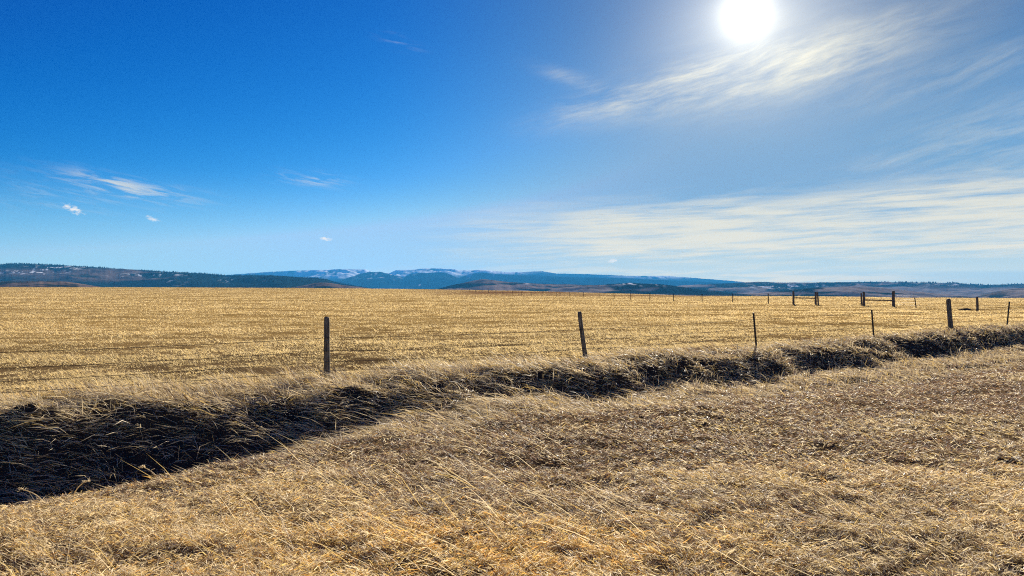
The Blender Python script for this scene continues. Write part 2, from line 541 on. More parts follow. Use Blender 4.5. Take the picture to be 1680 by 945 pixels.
def spot(px, py, cx, cy, rx, ry):
    return np.exp(-(((px - cx) / rx) ** 2 + ((py - cy) / ry) ** 2))


# far snowy range
def t_far(px, py, x, y, p, nz):
    n = fbm(x * .004, y * .004, 4, 301)
    c = mixc((.010, .016, .016), ROCK, sstep(.4, .7, n))
    g = fbm(x * .012, y * .002, 4, 307)
    sn = sstep(.24, .36, g) * sstep(460, 452, py) * (
        np.clip(spot(px, py, 570, 446, 60, 11) + spot(px, py, 690, 447, 40, 9) + 1.2 * spot(px, py, 735, 442, 45, 6) + .5 * spot(px, py, 600, 447, 50, 6)
                + .8 * spot(px, py, 800, 446, 60, 4) + .6 * spot(px, py, 1070, 456, 60, 4) + .35 * spot(px, py, 470, 449, 50, 5), 0, 1))
    return blend(c, SNOW, np.clip(sn * 2.2, 0, 1))


far = [(300, 470), (360, 452), (400, 449), (440, 446), (480, 444), (520, 443), (560, 441.5), (600, 442), (612, 447), (640, 448), (650, 443), (680, 442),
       (700, 440), (740, 441), (765, 444), (790, 442), (830, 446), (860, 446), (890, 445), (915, 449), (960, 449.5), (1000, 451), (1050, 453),
       (1100, 453), (1140, 456), (1180, 459), (1215, 462), (1260, 470)]
hill('mountain_range', far, 11500, 14500, 16000, -50, M_MOUNT, 210, .0009, 300, t_far, rows=90)


def t_mid(px, py, x, y, p, nz):
    n = fbm(x * .004, y * .004, 4, 311)
    c = mixc((.006, .011, .011), (.014, .02, .018), sstep(.4, .7, n))
    sn = sstep(.62, .72, fbm(x * .02, y * .006, 3, 313)) * np.clip(spot(px, py, 620, 452, 40, 5) + spot(px, py, 680, 467, 12, 3) + spot(px, py, 790, 452, 30, 4), 0, 1)
    return blend(c, SNOW, sn)


mid = [(430, 476), (520, 468), (560, 459), (585, 451), (605, 446), (625, 446), (650, 452), (662, 455), (672, 450), (690, 447.5), (730, 447), (742, 452),
       (752, 456), (770, 450), (790, 447), (830, 451), (880, 452), (950, 455), (1020, 456), (1080, 459), (1150, 462), (1210, 466), (1260, 474)]
hill('forested_mountain', mid, 8200, 10500, 11800, -50, M_MOUNT, 150, .0012, 320, t_mid, rows=80)


# dark forested ridge on the left
def t_left(px, py, x, y, p, nz):
    n = fbm(x * .006, y * .006, 4, 331); n2 = fbm(x * .02, y * .02, 3, 333)
    c = mixc(FOREST, FOREST * 1.7, n2)
    mead = sstep(.40, .52, n * .8 + .2 * n2 + .30 * spot(px, py, 60, 452, 110, 9) + .35 * spot(px, py, 30, 444, 90, 5) + .22 * spot(px, py, 160, 458, 90, 3)
                 - .12 - .3 * sstep(250, 330, px)) * sstep(438, 444, py)
    mead = np.clip(mead - .8 * spot(px, py, 20, 456, 40, 3.5) - .7 * spot(px, py, 100, 460, 60, 3), 0, 1)
    c = blend(c, (.105, .074, .062), mead)
    sn = sstep(.66, .72, fbm(x * .05, y * .02, 3, 337)) * np.clip(spot(px, py, 240, 452, 40, 4) + spot(px, py, 290, 458, 12, 7) + spot(px, py, 95, 439, 40, 6)
                                                               + spot(px, py, 50, 446, 60, 4) + spot(px, py, 390, 460, 30, 3), 0, 1)
    return blend(c, SNOW, sn)


left = [(-330, 440), (-150, 436), (0, 434), (12, 432.5), (60, 433), (120, 436), (200, 441), (280, 446), (340, 449), (372, 452), (410, 451.5), (450, 452),
        (500, 455), (530, 457.5), (555, 464), (590, 470), (640, 480)]
HL = hill('forested_ridge', left, 2300, 4200, 5200, -55, M_HILL, 40, .0022, 330, t_left, rows=110)


# low brown foothill at the left and the round hills in the middle
def t_brown(px, py, x, y, p, nz):
    n = fbm(x * .01, y * .01, 4, 341)
    c = mixc(MEADOW * .8, MEADOW2, n)
    tr = sstep(.56, .64, fbm(x * .012, y * .02, 3, 343))
    return blend(c, FOREST * 1.5, tr * .9)


hill('grassy_foothill', [(-200, 461), (0, 462), (60, 461.5), (110, 462), (130, 465), (160, 470), (185, 474)], 1300, 1750, 2100, -55, M_HILL, 8, .005, 340, t_brown, rows=40)
hill('grassy_foothill', [(470, 474), (500, 468), (520, 464), (535, 463.5), (555, 467), (590, 471), (610, 474)], 2200, 2600, 2900, -55, M_HILL, 10, .005, 345, t_brown, rows=40)


def t_cone(px, py, x, y, p, nz):
    n = fbm(x * .008, y * .008, 4, 351)
    c = mixc(MEADOW * 1.1, MEADOW2 * 1.5, n)
    tr = np.clip(sstep(.43, .50, fbm(x * .006, y * .012, 3, 353)) + spot(px, py, 740, 466, 30, 4) * .8 + sstep(880, 930, px) * .3, 0, 1)
    tr *= 1 - .9 * spot(px, py, 800, 462, 50, 2.5)
    c = blend(c, FOREST * 1.4, tr)
    sn = sstep(.6, .66, fbm(x * .03, y * .01, 3, 357)) * spot(px, py, 850, 465.5, 14, 2)
    return blend(c, SNOW, sn)


hill('round_hill', [(690, 482), (720, 473), (750, 466), (775, 461), (793, 457.5), (806, 459.5), (840, 463), (880, 465.5), (930, 466.5), (980, 468), (1040, 480)],
     3300, 3900, 4500, -55, M_HILL, 14, .004, 350, t_cone, rows=60)


def t_right(px, py, x, y, p, nz):
    n = fbm(x * .004, y * .010, 4, 361); n2 = fbm(x * .02, y * .02, 3, 363)
    c = mixc(FOREST * .9, FOREST * 1.6, n2)
    st = fbm(px * .012 + py * .02, py * .16, 3, 365)
    mead = sstep(.515, .57, .35 * n + .65 * st + .05 * sstep(462, 478, py))
    mead *= 1 - .85 * sstep(1460, 1560, px) * sstep(476, 470, py)
    mead = np.clip(mead + spot(px, py, 1590, 482, 40, 2.5) + spot(px, py, 1670, 478, 30, 5) * .8, 0, 1)
    c = blend(c, np.array((.20, .152, .125)) + n2[:, None] * .08, mead)
    sn = sstep(.66, .72, fbm(x * .04, y * .012, 3, 367)) * np.clip(spot(px, py, 1060, 464, 60, 4) + spot(px, py, 1290, 470, 60, 4) + .8 * spot(px, py, 1560, 466, 60, 3), 0, 1)
    return blend(c, SNOW, sn)


right_b = [(1040, 478), (1120, 468), (1190, 465), (1225, 463), (1245, 462), (1275, 463.5), (1330, 463.5), (1385, 463), (1430, 462), (1470, 463), (1530, 463.5),
           (1565, 464), (1600, 467), (1640, 467), (1690, 465), (1900, 462), (2100, 464)]
HR = hill('forested_plateau', right_b, 3000, 5200, 6200, -55, M_HILL, 60, .0022, 360, t_right, rows=120)
hill('rolling_hills', [(880, 486), (905, 474), (930, 469.5), (985, 467), (1030, 464.5), (1070, 465.5), (1100, 468), (1140, 474), (1180, 479), (1260, 486)],
     2300, 3000, 3500, -55, M_HILL, 22, .004, 370, t_right, rows=70)
hill('rolling_hills', [(1180, 488), (1230, 482), (1290, 476.5), (1340, 472), (1400, 470), (1440, 472), (1500, 478), (1560, 484), (1600, 488)],
     2000, 2700, 3200, -55, M_HILL, 22, .004, 380, t_right, rows=70)
hill('rolling_hills', [(1590, 490), (1620, 482), (1650, 475), (1690, 471), (1800, 468), (2000, 470)],
     2000, 2600, 3100, -55, M_HILL, 15, .004, 385, t_right, rows=60)


# ------------------------------------------------------------------ conifer woods on the ridges
def conifers(name, G, n, hmin, hmax, cond):
    X, Y, Z, PX, PY, p, T = (G[k] for k in ('X', 'Y', 'Z', 'PX', 'PY', 'p', 'tint'))
    nr, nc = X.shape
    i = rng.uniform(0, nr - 1.001, n * 4); j = rng.uniform(0, nc - 1.001, n * 4)
    i0 = i.astype(int); j0 = j.astype(int); fi = i - i0; fj = j - j0

    def bl(A):
        return (A[i0, j0] * (1 - fi) * (1 - fj) + A[i0 + 1, j0] * fi * (1 - fj) + A[i0, j0 + 1] * (1 - fi) * fj + A[i0 + 1, j0 + 1] * fi * fj)
    x, y, z, px, py, pp, g = bl(X), bl(Y), bl(Z), bl(PX), bl(PY), bl(p), bl(T[:, :, 0])
    k = (g < .05) & (pp > .1) & cond(px, py, pp)
    x, y, z = x[k][:n], y[k][:n], z[k][:n]
    n = len(x)
    h = rng.uniform(hmin, hmax, n); r = h * rng.uniform(.16, .26, n)
    a = np.arange(6) / 6 * 2 * np.pi + rng.uniform(0, 1, n)[:, None]
    v = np.empty((n, 13, 3))
    for lv, (rz, hz, o) in enumerate(((1., .06, 0), (.55, .5, 6))):
        jit = rng.uniform(.7, 1.25, (n, 6))
        v[:, o:o + 6, 0] = x[:, None] + r[:, None] * rz * jit * np.cos(a)
        v[:, o:o + 6, 1] = y[:, None] + r[:, None] * rz * jit * np.sin(a)
        v[:, o:o + 6, 2] = (z + h * hz)[:, None] - h[:, None] * .03 * jit
    v[:, 12] = np.stack([x, y, z + h], 1)
    b = np.arange(n)[:, None]
    qs = []; ts = []
    for q in range(6):
        r_ = (q + 1) % 6
        qs.append(b * 13 + np.array([[q, r_, 6 + r_, 6 + q]])); ts.append(b * 13 + np.array([[6 + q, 6 + r_, 12]]))
    c = np.repeat((np.array((.009, .016, .012))[None] * rng.uniform(.6, 1.6, n)[:, None]), 13, 0)
    me = np_mesh(name, v.reshape(-1, 3), np.concatenate(qs), np.concatenate(ts), c)
    tag(link_mesh(name, me, M_TREE), kind='stuff')


conifers('conifer_forest', HL, 7000, 5, 9, lambda px, py, p: (p > .72) & (rng.random(len(px)) < .10 + .9 * sstep(.88, .99, p)))
conifers('conifer_forest', HR, 5000, 6, 13, lambda px, py, p: (p > .7) & (rng.random(len(px)) < (.06 + .94 * sstep(1400, 1480, px)) * (.2 + .8 * sstep(.85, .97, p))))


# ------------------------------------------------------------------ fences
def wood_post(name, parent, base, top, rad, seed, square=.0, label=None):
    """weathered round post from base to top, both world points; a little crooked, worn at the head"""
    rs = np.random.default_rng(seed)
    b = np.array(base, float); t = np.array(top, float); ax = t - b; ln = np.linalg.norm(ax); ax /= ln
    sx = np.cross(ax, (0, 1, 0)); sx /= np.linalg.norm(sx); sy = np.cross(ax, sx)
    seg = 14; lev = np.array([-.25 / ln, 0, .08, .2, .33, .47, .6, .74, .86, .95, .985, 1.0])
    ph = rs.uniform(0, 6.28)
    prof = 1 + rs.normal(0, .06, seg)
    bm = bmesh.new(); rings = []
    for q, l in enumerate(lev):
        rr = rad * (1.06 - .12 * max(l, 0)) * (1 if q < len(lev) - 2 else (.95 if q == len(lev) - 2 else .78))
        cx = math.sin(l * 3 + ph) * rad * .12; cy = math.cos(l * 2.3 + ph) * rad * .12
        ring = []
        for k in range(seg):
            a = 2 * math.pi * k / seg
            m = rr * prof[k] * (1 + rs.normal(0, .02))
            if square: m *= 1 + square * (abs(math.cos(2 * a)) - .5) * -.5
            dz = rs.normal(0, .006) if q == len(lev) - 1 else 0
            pt = b + ax * (l * ln + dz) + sx * (cx + m * math.cos(a)) + sy * (cy + m * math.sin(a))
            ring.append(bm.verts.new(pt - np.array(parent.location)))
        rings.append(ring)
    for r0, r1 in zip(rings, rings[1:]):
        for k in range(seg):
            bm.faces.new((r0[k], r0[(k + 1) % seg], r1[(k + 1) % seg], r1[k]))
    bm.faces.new(rings[-1]); bm.faces.new(rings[0][::-1])
    bmesh.ops.recalc_face_normals(bm, faces=bm.faces[:])
    me = bpy.data.meshes.new(name); bm.to_mesh(me); bm.free()
    o = link_mesh(name, me, M_WOOD, parent)
    if label: o['label'] = label
    return o


def steel_post(name, parent, base, top, w=.045, label=None):
    """studded T-section steel post"""
    b = np.array(base, float); t = np.array(top, float); ax = t - b; ln = np.linalg.norm(ax); ax /= ln
    sx = np.cross(ax, (.5, .85, 0)); sx /= np.linalg.norm(sx); sy = np.cross(ax, sx)
    off = np.array(parent.location)
    bm = bmesh.new()

    def box(c, hx, hy, l0, l1):
        vs = []
        for l in (l0, l1):
            for a_, b_ in ((-1, -1), (1, -1), (1, 1), (-1, 1)):
                vs.append(bm.verts.new(b + ax * l + sx * (c[0] + a_ * hx) + sy * (c[1] + b_ * hy) - off))
        for f in ((0, 1, 2, 3), (7, 6, 5, 4), (0, 4, 5, 1), (1, 5, 6, 2), (2, 6, 7, 3), (3, 7, 4, 0)):
            bm.faces.new([vs[i] for i in f])
    box((0, 0), w * .5, w * .07, -.25, ln)                   # flange
    box((0, w * .47), w * .07, w * .395, -.25, ln - .002)    # web
    l = .15
    while l < ln - .03:
        box((0, -w * .14), w * .11, w * .06, l, l + .012); l += .055
    bmesh.ops.recalc_face_normals(bm, faces=bm.faces[:])
    me = bpy.data.meshes.new(name); bm.to_mesh(me); bm.free()
    o = link_mesh(name, me, M_TPOST, parent)
    if label: o['label'] = label
    return o


def wire(name, parent, pts, rad, barbs=0.0, sag=.03, mat=None, seed=0):
    """strand through the given points, sagging between them, with twisted barbs"""
    rs = np.random.default_rng(seed)
    off = np.array(parent.location)
    P = []
    for a, b in zip(pts[:-1], pts[1:]):
        a = np.array(a, float); b = np.array(b, float)
        m = 10
        sg = sag * rs.uniform(.5, 1.5)
        for k in range(m):
            f = k / m
            P.append(a * (1 - f) + b * f - np.array((0, 0, sg * 4 * f * (1 - f))))
    P.append(np.array(pts[-1], float)); P = np.array(P)
    n = len(P); tn = np.gradient(P, axis=0); tn /= np.linalg.norm(tn, axis=1)[:, None]
    side = np.cross(tn, (0, 0, 1)); side /= np.linalg.norm(side, axis=1)[:, None]; up = np.cross(side, tn)
    seg = 5
    V = []; Q = []
    for k in range(seg):
        a = 2 * math.pi * k / seg
        V.append(P + (side * math.cos(a) + up * math.sin(a)) * rad)
    V = np.stack(V, 1).reshape(-1, 3)
    for i in range(n - 1):
        for k in range(seg):
            Q.append((i * seg + k, i * seg + (k + 1) % seg, (i + 1) * seg + (k + 1) % seg, (i + 1) * seg + k))
    V = list(V)
    if barbs:
        seglen = np.linalg.norm(np.diff(P, axis=0), axis=1); cum = np.concatenate([[0], np.cumsum(seglen)])
        for l in np.arange(.06, cum[-1], barbs):
            c = np.array([np.interp(l, cum, P[:, j]) for j in range(3)])
            i = min(np.searchsorted(cum, l), n - 1)
            for q in range(2):
                a = rs.uniform(0, math.pi)
                d = side[i] * math.cos(a) + up[i] * math.sin(a) + tn[i] * rs.uniform(-.3, .3)
                e = np.cross(d, tn[i]); e = e / np.linalg.norm(e) * rad * .7
                s0 = len(V)
                h = d * .017
                V += [c - h, c - e + tn[i] * rad, c + h, c + e + tn[i] * rad]
                Q.append((s0, s0 + 1, s0 + 2, s0 + 3))
    me = np_mesh(name, np.array(V) - off[None], np.array(Q), None)
    return link_mesh(name, me, mat or M_WIRE, parent)


def gz(x, y):
    return float(ground_z(np.array([x]), np.array([y]))[0])


def post_points(px_b, px_t, py_t, d):
    """base on the ground at the column, head at the row seen in the photograph"""
    x, y, _ = at(px_b, 600, d); z = gz(x, y)
    xt, yt, zt = at(px_t, py_t, d)
    return (x, y, z), (xt, yt, zt)


F1 = empty('wire_fence', (-3.4, 13.7, 0), 'long four strand barbed wire fence on mixed wood and steel posts along the ditch bank', 'fence')
road_posts = [  # column at the ground, column at the head, head row, depth, kind, size, label
    (536, 537, 520, 13.7, 'w', .058, 'stout upright grey wooden post'),
    (962, 951, 511.5, 17.0, 'w', .056, 'wooden post leaning to the left'),
    (1241, 1236, 513, 20.3, 's', .05, None),
    (1433.5, 1430, 508, 23.6, 's', .05, None),
    (1561, 1556, 490.5, 26.8, 'w', .080, 'thick wooden post with a slight lean to the left'),
    (1652, 1656, 495, 29.6, 's', .055, 'steel post leaning to the right'),
    (1745, 1744, 490, 33.0, 's', .055, None),
]
anchors = []
# the line carries on out of the frame at the left
xb, yb = -9.6, float(fence_y(-9.6))
steel_post('steel_post', F1, (xb, yb, gz(xb, yb)), (xb, yb, gz(xb, yb) + 1.15), .05)
anchors.append(((xb, yb, gz(xb, yb)), (xb, yb, gz(xb, yb) + 1.17)))
for i, (pb, pt, ptop, d, kind, sz, lab) in enumerate(road_posts):
    b, t = post_points(pb, pt, ptop, d)
    anchors.append((b, t))
    if kind == 'w': wood_post('wooden_post', F1, b, t, sz, 40 + i, .3, lab)
    else: steel_post('steel_post', F1, b, t, sz, lab)
for k, hh in enumerate((.80, .56, .36, .19)):
    pts = []
    for b, t in anchors:
        b = np.array(b); t = np.array(t); ax = (t - b) / np.linalg.norm(t - b)
        p = b + ax * min(hh, np.linalg.norm(t - b) - .06)
        pts.append(p + np.array((.035, -.06, 0)))
    wire('barbed_wire', F1, pts, .0042, .13, .035, seed=k)

# fence on the far side of the field
far_posts = [(769.8, 475.6, 270), (780, 476, 258), (791, 476.2, 247), (801.5, 476.2, 236), (812, 476.4, 226), (825, 477, 212), (841, 478, 198), (856, 479, 186), (871.5, 480, 176),
             (890.5, 480.4, 166), (913.4, 480.6, 156), (935, 480.8, 147), (957.7, 481, 139), (982.7, 481, 131), (1007.5, 481.3, 124), (1034, 481.6, 117), (1066, 481.2, 110),
             (1105, 482, 103), (1151.7, 484, 96), (1202, 484, 89), (1260.7, 482.8, 82)]
F2 = empty('wire_fence', (10, 150, 0), 'distant straight wire fence of thin posts running away across the golden field', 'fence')
fa = []
for i, (px, py, d) in enumerate(far_posts):
    x, y, _ = at(px, py, d); z = gz(x, y)
    zt = at(px, py, d)[2]
    zt = max(min(zt, z + 1.5), z + 1.05)
    steel_post('thin_post', F2, (x, y, z), (x + .03 * math.sin(i * 2.1), y, zt), .10)
    fa.append((x, y, z))
bl_b = at(1301.5, 502, 76); blz = gz(bl_b[0], bl_b[1])
fa.append((bl_b[0] - .1, bl_b[1], blz))
for hh in (1.0, .7, .45, .22):
    wire('fence_wire', F2, [(x, y - .06, z + hh) for x, y, z in fa], .006, 0, .03, seed=5)


def rod(name, parent, a, b, rad, mat, seed=0):
    o = wire(name, parent, [a, b], rad, 0, 0.0, mat, seed)
    return o


def brace(loc_px, label, posts, rail_rows, d, seed, wire_pair):
    x, y, _ = at(loc_px, 500, d)
    e = empty('fence_brace', (x, y, gz(x, y)), label, 'fence brace', 'timber braces either side of the gate gap')
    P = []
    for i, (pb, pt, ptop, dd, rad) in enumerate(posts):
        b, t = post_points(pb, pt, ptop, dd)
        wood_post('upright', e, b, t, rad, seed + i, .2)
        P.append((np.array(b), np.array(t), rad))
    (i, ri), (j, rj) = rail_rows
    a = np.array(at(posts[i][0] , ri, posts[i][3])); b = np.array(at(posts[j][0], rj, posts[j][3]))
    rail = wood_post('rail', e, a, b, .052, seed + 9) if False else rod('rail', e, a, b, .055, M_WOOD)
    # brace wire running from the head of one upright to the foot of the other
    i, j = wire_pair
    q0 = P[i][0] + (P[i][1] - P[i][0]) * .15 + np.array((0, -P[i][2] - .01, 0)); q1 = P[j][0] + (P[j][1] - P[j][0]) * .62 + np.array((0, -P[j][2] - .01, 0))
    wire('brace_wire', e, [q0, q1], .007, 0, 0, seed=seed)
    return e, P


B1, PB1 = brace(1320, 'wooden fence brace left of the gate gap, three uprights joined by one low rail',
                [(1302, 1301.5, 477.5, 76, .095), (1338.5, 1338, 479, 75.2, .095), (1342.5, 1341.2, 479, 74.6, .08)], [(0, 488.5), (1, 489.5)], 75.5, 60, (1, 0))
B2, PB2 = brace(1440, 'wooden fence brace right of the gate gap, with the tallest upright at its right end',
                [(1413.5, 1413, 481, 71, .075), (1417.5, 1417, 479, 70.4, .11), (1466, 1466, 477.3, 67, .125)], [(1, 492), (2, 493)], 69, 80, (1, 2))

# the fence carries on to the right of the gap
F3 = empty('wire_fence', (30, 58, 0), 'short wire fence right of the timber braces, with one thick post and one thin', 'fence')
b, t = post_points(1503, 1500.5, 488, 61); steel_post('thin_post', F3, b, t, .08); fb = [PB2[2][0], b]
b, t = post_points(1603.5, 1603, 486.8, 55); wood_post('wooden_post', F3, b, t, .085, 97, .2); fb.append(b)
b, t = post_points(1760, 1760, 484, 47); wood_post('wooden_post', F3, b, t, .085, 98, .2); fb.append(b)
for hh in (1.0, .7, .45, .22):
    wire('fence_wire', F3, [(p[0], p[1] - .14, p[2] + hh) for p in fb], .0055, 0, .03, seed=8)


# ------------------------------------------------------------------ low earth mound by the far fence
def mound(px, d, rx, ry, hgt, seed, label):
    x0, y0, _ = at(px, 510, d)
    a = np.linspace(0, 2 * np.pi, 29)[:-1]; r = np.linspace(0, 1, 9)
    A, RR = np.meshgrid(a, r)
    x = x0 + RR * rx * np.cos(A); y = y0 + RR * ry * np.sin(A)
    z = ground_z(x, y) - .03 + hgt * np.cos(RR * np.pi / 2) * (.5 + fbm(x * 2.2, y * 2.2, 3, seed))
    z0 = gz(x0, y0)
    nr, nc = x.shape
    i = (np.arange(nr - 1)[:, None] * nc + np.arange(nc)[None]).ravel()
    j = (np.arange(nr - 1)[:, None] * nc + (np.arange(nc)[None] + 1) % nc).ravel()
    q = np.stack([i, j, j + nc, i + nc], 1)[:, ::-1]
    c = mixc((.06, .042, .028), (.14, .10, .06), fbm(x.ravel() * 3, y.ravel() * 3, 3, seed + 1))
    me = np_mesh('earth_mound', np.stack([x - x0, y - y0, z - z0], 2).reshape(-1, 3), q, None, c, True)
    o = link_mesh('earth_mound', me, M_DIRT); o.location = (x0, y0, z0)
    tag(o, label, 'mound')


mound(1583, 57, .62, .5, .17, 500, 'low dark earth mound in the field just left of the thick far wooden post')


# ------------------------------------------------------------------ single dry weeds on the lip of the ditch
def lip_depth(px):
    d = np.arange(5.2, 7.5, .02); u = (px - CX) / F
    row = CY - (ground_z(u * d, d) - H) / d * F
    return float(d[int(np.argmin(row))]) - .06


def weed(px, hgt, bend, seed, label, twigs=3):
    rs = np.random.default_rng(seed); d = lip_depth(px)
    x, y, _ = at(px, 800, d)
    z = gz(x, y)
    e = empty('dry_weed', (x, y, z), label, 'weed', 'single dry weeds on the near lip of the ditch')

    def tube(name, pts, r0, r1):
        P = np.array(pts, float); n = len(P); seg = 5
        tn = np.gradient(P, axis=0); tn /= np.linalg.norm(tn, axis=1)[:, None]
        sx = np.cross(tn, (0.2, 1, 0.1)); sx /= np.linalg.norm(sx, axis=1)[:, None]; sy = np.cross(sx, tn)
        V = np.stack([P + (sx * math.cos(a) + sy * math.sin(a)) * np.linspace(r0, r1, n)[:, None] for a in np.arange(seg) * 2 * math.pi / seg], 1).reshape(-1, 3)
        Q = [(i * seg + k, i * seg + (k + 1) % seg, (i + 1) * seg + (k + 1) % seg, (i + 1) * seg + k) for i in range(n - 1) for k in range(seg)]
        c = np.repeat((PALE * rs.uniform(.85, 1.1))[None], len(V), 0)
        link_mesh(name, np_mesh(name, V, np.array(Q), None, c), M_STRAW, e)
    f = np.linspace(0, 1, 9)
    st = np.stack([bend * hgt * f ** 2.2, -.05 * f, hgt * (f - .12 * f ** 3 * abs(bend) * 2) - .03], 1)
    tube('stem', st, .0055, .0035)
    for k in range(twigs):
        i = rs.integers(4, 8); a = rs.uniform(0, 6.28); l = hgt * rs.uniform(.15, .35)
        g = np.linspace(0, 1, 5)[:, None]
        tube('twig', st[i][None] + g * l * np.array((math.cos(a) * .8, math.sin(a) * .5, .5))[None] + g ** 2 * np.array((0, 0, -.2 * l))[None], .0035, .002)
    # ragged seed head
    hd = st[-1]
    V = []; T = []
    for k in range(26):
        a = rs.uniform(0, 6.28); q = hd + np.array((bend * .05, 0, .0)) * rs.uniform(-1, 1) + rs.normal(0, .007, 3)
        dvec = np.array((math.cos(a), math.sin(a), rs.uniform(-.4, .9))) * rs.uniform(.012, .03); sd = np.cross(dvec, (0, .3, 1)) * .35
        s0 = len(V); V += [q - sd, q + sd, q + dvec]; T.append((s0, s0 + 1, s0 + 2))
    link_mesh('seed_head', np_mesh('seed_head', np.array(V), None, np.array(T), np.repeat(PALE[None] * .9, len(V), 0)), M_STRAW, e)


weed(121, .26, .55, 1, 'dry weed with a small head arching to the right over the dark ditch', 1)
weed(76, .22, -.75, 2, 'short dry weed hooked over to the left at the left end of the ditch lip', 2)
weed(264, .24, -.6, 3, 'twiggy pale weed curling left on the ditch lip, the one farthest right', 4)


# ------------------------------------------------------------------ two dark dead tussocks in the roadside grass
def tussock(px, py, wid, hgt, seed, label):
    rs = np.random.default_rng(seed)
    d = 1.75 / ((py - CY) / F); x, y, _ = at(px, py, d); z = gz(x, y)
    n = 420
    a = rs.uniform(0, 6.28, n); r = wid * np.sqrt(rs.random(n))
    bx = r * np.cos(a); by = r * np.sin(a) * .7
    h = hgt * (1.1 - .6 * r / wid) * rs.uniform(.5, 1.2, n)
    V = np.empty((n, 5, 3)); out = a + rs.normal(0, .6, n)
    lean = rs.uniform(.2, .9, n)
    root = np.stack([bx, by, ground_z(x + bx, y + by) - z - .02], 1)
    tipd = np.stack([np.cos(out) * lean, np.sin(out) * lean, np.ones(n)], 1)
    mid = root + tipd * (h * .55)[:, None]
    tip = mid + (tipd * np.array((1.6, 1.6, .4))) * (h * .45)[:, None]
    sd = np.stack([-np.sin(out), np.cos(out), np.zeros(n)], 1) * .0032
    V[:, 0] = root - sd; V[:, 1] = root + sd; V[:, 2] = mid + sd; V[:, 3] = mid - sd; V[:, 4] = tip
    b = np.arange(n)[:, None] * 5
    c = np.array([BROWN * .45, BROWN * .8, MAUVE * .7])[rs.integers(0, 3, n)]
    me = np_mesh('tussock', V.reshape(-1, 3), b + np.array([[0, 1, 2, 3]]), b + np.array([[3, 2, 4]]), np.repeat(c, 5, 0))
    o = link_mesh('tussock', me, M_STRAW); o.location = (x, y, z)
    tag(o, label, 'tussock', 'dark dead tussocks in the roadside grass')


tussock(1348, 806, .16, .12, 1, 'dark brown dead tussock low in the pale roadside grass, the larger and nearer one')
tussock(1651, 770, .09, .10, 2, 'small dark brown tussock in the roadside grass near the right edge')


# ------------------------------------------------------------------ air
def haze():
    bm = bmesh.new(); bmesh.ops.create_cube(bm, size=1)
    me = bpy.data.meshes.new('haze'); bm.to_mesh(me); bm.free()
    o = link_mesh('haze', me); o.scale = (38000, 38000, 550); o.location = (0, 0, 550 / 2 - 80)
    m, nt, out = new_mat('haze_air')
    v = N(nt, 'VolumePrincipled'); v.inputs['Density'].default_value = HAZE_DENS
    v.inputs['Color'].default_value = HAZE_COL
    L(nt, v.outputs[0], out.inputs['Volume'])
    me.materials.append(m)
    tag(o, kind='stuff')


HAZE_DENS = 0.000065
HAZE_COL = (.06, .45, 1.0, 1)
haze()

# ------------------------------------------------------------------ sky, sun
SUN_AZ = math.atan((1225 - CX) / F)
SUN_EL = math.atan((CY - 22) / F * math.cos(SUN_AZ))
SDIR = (math.sin(SUN_AZ) * math.cos(SUN_EL), math.cos(SUN_AZ) * math.cos(SUN_EL), math.sin(SUN_EL))


class S:
    """tiny arithmetic on shader sockets"""
    nt = None

    def __init__(self, s): self.s = s

    @staticmethod
    def m(op, *a):
        n = S.nt.nodes.new('ShaderNodeMath'); n.operation = op
        for i, v in enumerate(a):
            if isinstance(v, S): S.nt.links.new(v.s, n.inputs[i])
            else: n.inputs[i].default_value = v
        return S(n.outputs[0])

    def __add__(a, b): return S.m('ADD', a, b)
    __radd__ = __add__
    def __sub__(a, b): return S.m('SUBTRACT', a, b)
    def __rsub__(a, b): return S.m('SUBTRACT', b, a)
    def __mul__(a, b): return S.m('MULTIPLY', a, b)
    __rmul__ = __mul__
    def __truediv__(a, b): return S.m('DIVIDE', a, b)
    def clamp(a): return S.m('MINIMUM', S.m('MAXIMUM', a, 0.0), 1.0)
    def exp(a): return S.m('EXPONENT', a)
    def pow(a, k): return S.m('POWER', a, k)


def s_smooth(a, b, x):
    n = S.nt.nodes.new('ShaderNodeMapRange'); n.interpolation_type = 'SMOOTHSTEP'
    S.nt.links.new(x.s, n.inputs['Value'])
    n.inputs['From Min'].default_value = a; n.inputs['From Max'].default_value = b
    return S(n.outputs[0])


def s_noise(x, y, z, scale, detail=6, rough=.55, dist=0.):
    c = S.nt.nodes.new('ShaderNodeCombineXYZ')
    for i, v in enumerate((x, y, z)):
        if isinstance(v, S): S.nt.links.new(v.s, c.inputs[i])
        else: c.inputs[i].default_value = v
    n = S.nt.nodes.new('ShaderNodeTexNoise'); S.nt.links.new(c.outputs[0], n.inputs['Vector'])
    n.inputs['Scale'].default_value = scale; n.inputs['Detail'].default_value = detail
    n.inputs['Roughness'].default_value = rough; n.inputs['Distortion'].default_value = dist
    return S(n.outputs['Fac'])


